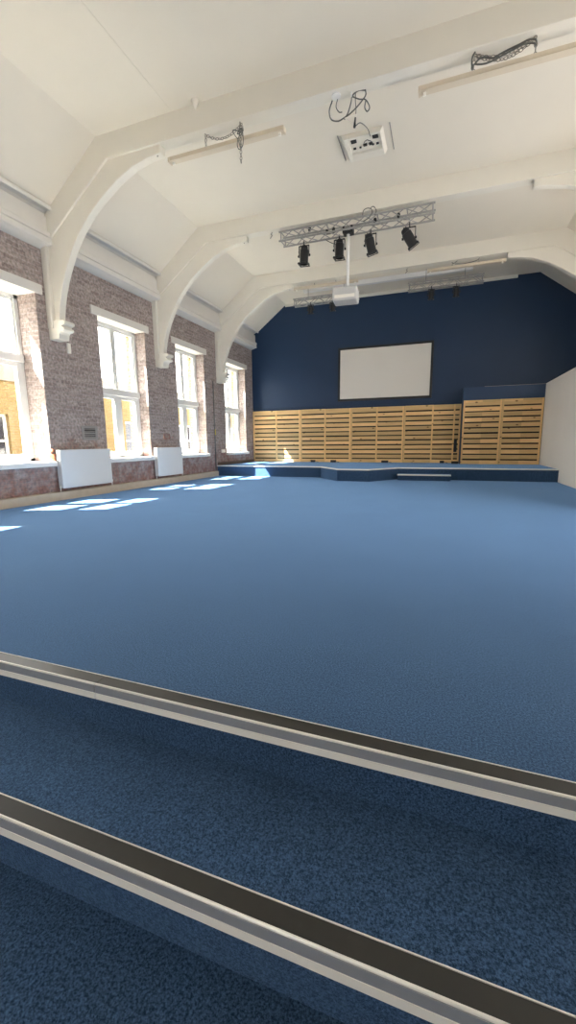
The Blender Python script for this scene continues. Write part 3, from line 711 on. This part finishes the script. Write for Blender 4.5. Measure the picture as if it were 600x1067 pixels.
# ------------------------------------------------------------------ outside the windows
struct(MB().box(-60, XO-.05, -30, 60, -.75, -.6).build('yard_ground', M['paving']), 'paved yard outside the windows', 'ground')
XBL = -12.
root = thing('brick_building', 'yellow brick building across the yard, seen through the windows', 'building', (XBL-3, 12, -.6))
b = MB(); oy = [(3.2, 4.4), (8.0, 9.0), (13.9, 15.1), (17.6, 18.8), (23., 24.2)]; ya = -12
for a, c in oy:
    b.box(XBL-.4, XBL, ya, a, -.6, 2.85); b.box(XBL-.4, XBL, a, c, -.6, .35); b.box(XBL-.4, XBL, a, c, 1.9, 2.85); ya = c
b.box(XBL-.4, XBL, ya, 40, -.6, 2.85).box(XBL-7, XBL-6.6, -12, 40, -.6, 2.85).box(XBL-6.6, XBL-.4, -12, -11.6, -.6, 2.85).box(XBL-6.6, XBL-.4, 39.6, 40, -.6, 2.85)
b.build('walls', M['yellowbrick'], root)
MB().box(XBL-7.05, XBL+.05, -12.05, 40.05, 2.85, 3.42).build('parapet', M['coping'], root)
for a, c in oy:
    f = MB(); x0, x1 = XBL-.2, XBL-.12
    f.box(x0, x1, a, a+.08, .35, 1.9).box(x0, x1, c-.08, c, .35, 1.9).box(x0, x1, a+.08, c-.08, .35, .43).box(x0, x1, a+.08, c-.08, 1.82, 1.9).box(x0, x1, a+.08, c-.08, 1.1, 1.16)
    fo = f.build('yard_window', M['upvc'], root)
    MB().box(XBL-.17, XBL-.15, a+.08, c-.08, .43, 1.82).build('pane', M['lens'], fo)

# ------------------------------------------------------------------ light
SUN_D = Vector((.66, .295, -1.0)).normalized()
sd = bpy.data.lights.new('sun', 'SUN'); sd.energy = 30.; sd.angle = math.radians(.55); sd.color = (1, .95, .86)
so = bpy.data.objects.new('sun', sd); COL.objects.link(so); so.rotation_euler = SUN_D.to_track_quat('-Z', 'Y').to_euler(); so.location = (-14, 0, 16)
W = bpy.data.worlds.new('sky'); S.world = W; W.use_nodes = True
wn, wl = W.node_tree.nodes, W.node_tree.links
bg = wn['Background']; bg.inputs['Color'].default_value = (1., .985, .965, 1); bg.inputs['Strength'].default_value = 3.0
def portal(loc, rot, sx, sy):
    l = bpy.data.lights.new('window_portal', 'AREA'); l.shape = 'RECTANGLE'; l.size = sx; l.size_y = sy; l.cycles.is_portal = True
    o = bpy.data.objects.new('window_portal', l); COL.objects.link(o); o.location = loc; o.rotation_euler = rot
for a, b, xf, zt in WIN:
    portal((XO-.06, (a+b)/2, (ZS0+ZS1)/2), (0, -PI/2, 0), ZS1-ZS0+.05, b-a)

portal((-2.1, YR-.45, 2.6), (PI/2, 0, 0), 1.8, 2.0)
for a, b, c, d in FILL_OPENINGS:
    portal((XR+.46, (a+b)/2, (c+d)/2), (0, PI/2, 0), d-c, b-a)

# ------------------------------------------------------------------ camera
cd = bpy.data.cameras.new('camera'); co = bpy.data.objects.new('camera', cd); COL.objects.link(co); S.camera = co
cd.sensor_width = 36; cd.sensor_fit = 'AUTO'; cd.lens = 433.72*36/1067; cd.clip_start = .02; cd.clip_end = 300
yaw, pitch, roll = [math.radians(v) for v in (19.9822, 9.4756, -.5292)]
fw = Vector((-math.sin(yaw)*math.cos(pitch), math.cos(yaw)*math.cos(pitch), -math.sin(pitch)))
rt = Vector((math.cos(yaw), math.sin(yaw), 0)); up = rt.cross(fw)
r2 = rt*math.cos(roll)+up*math.sin(roll); u2 = up*math.cos(roll)-rt*math.sin(roll)
co.matrix_world = Matrix(((r2.x, u2.x, -fw.x, 0), (r2.y, u2.y, -fw.y, 0), (r2.z, u2.z, -fw.z, 1.0), (0, 0, 0, 1)))

S.view_settings.view_transform = 'Standard'; S.view_settings.look = 'None'
S.view_settings.gamma = 1; S.view_settings.use_curve_mapping = False
S.view_settings.exposure = 2.17
S.cycles.max_bounces = 10; S.cycles.diffuse_bounces = 7; S.cycles.transparent_max_bounces = 12
S.cycles.sample_clamp_indirect = 8
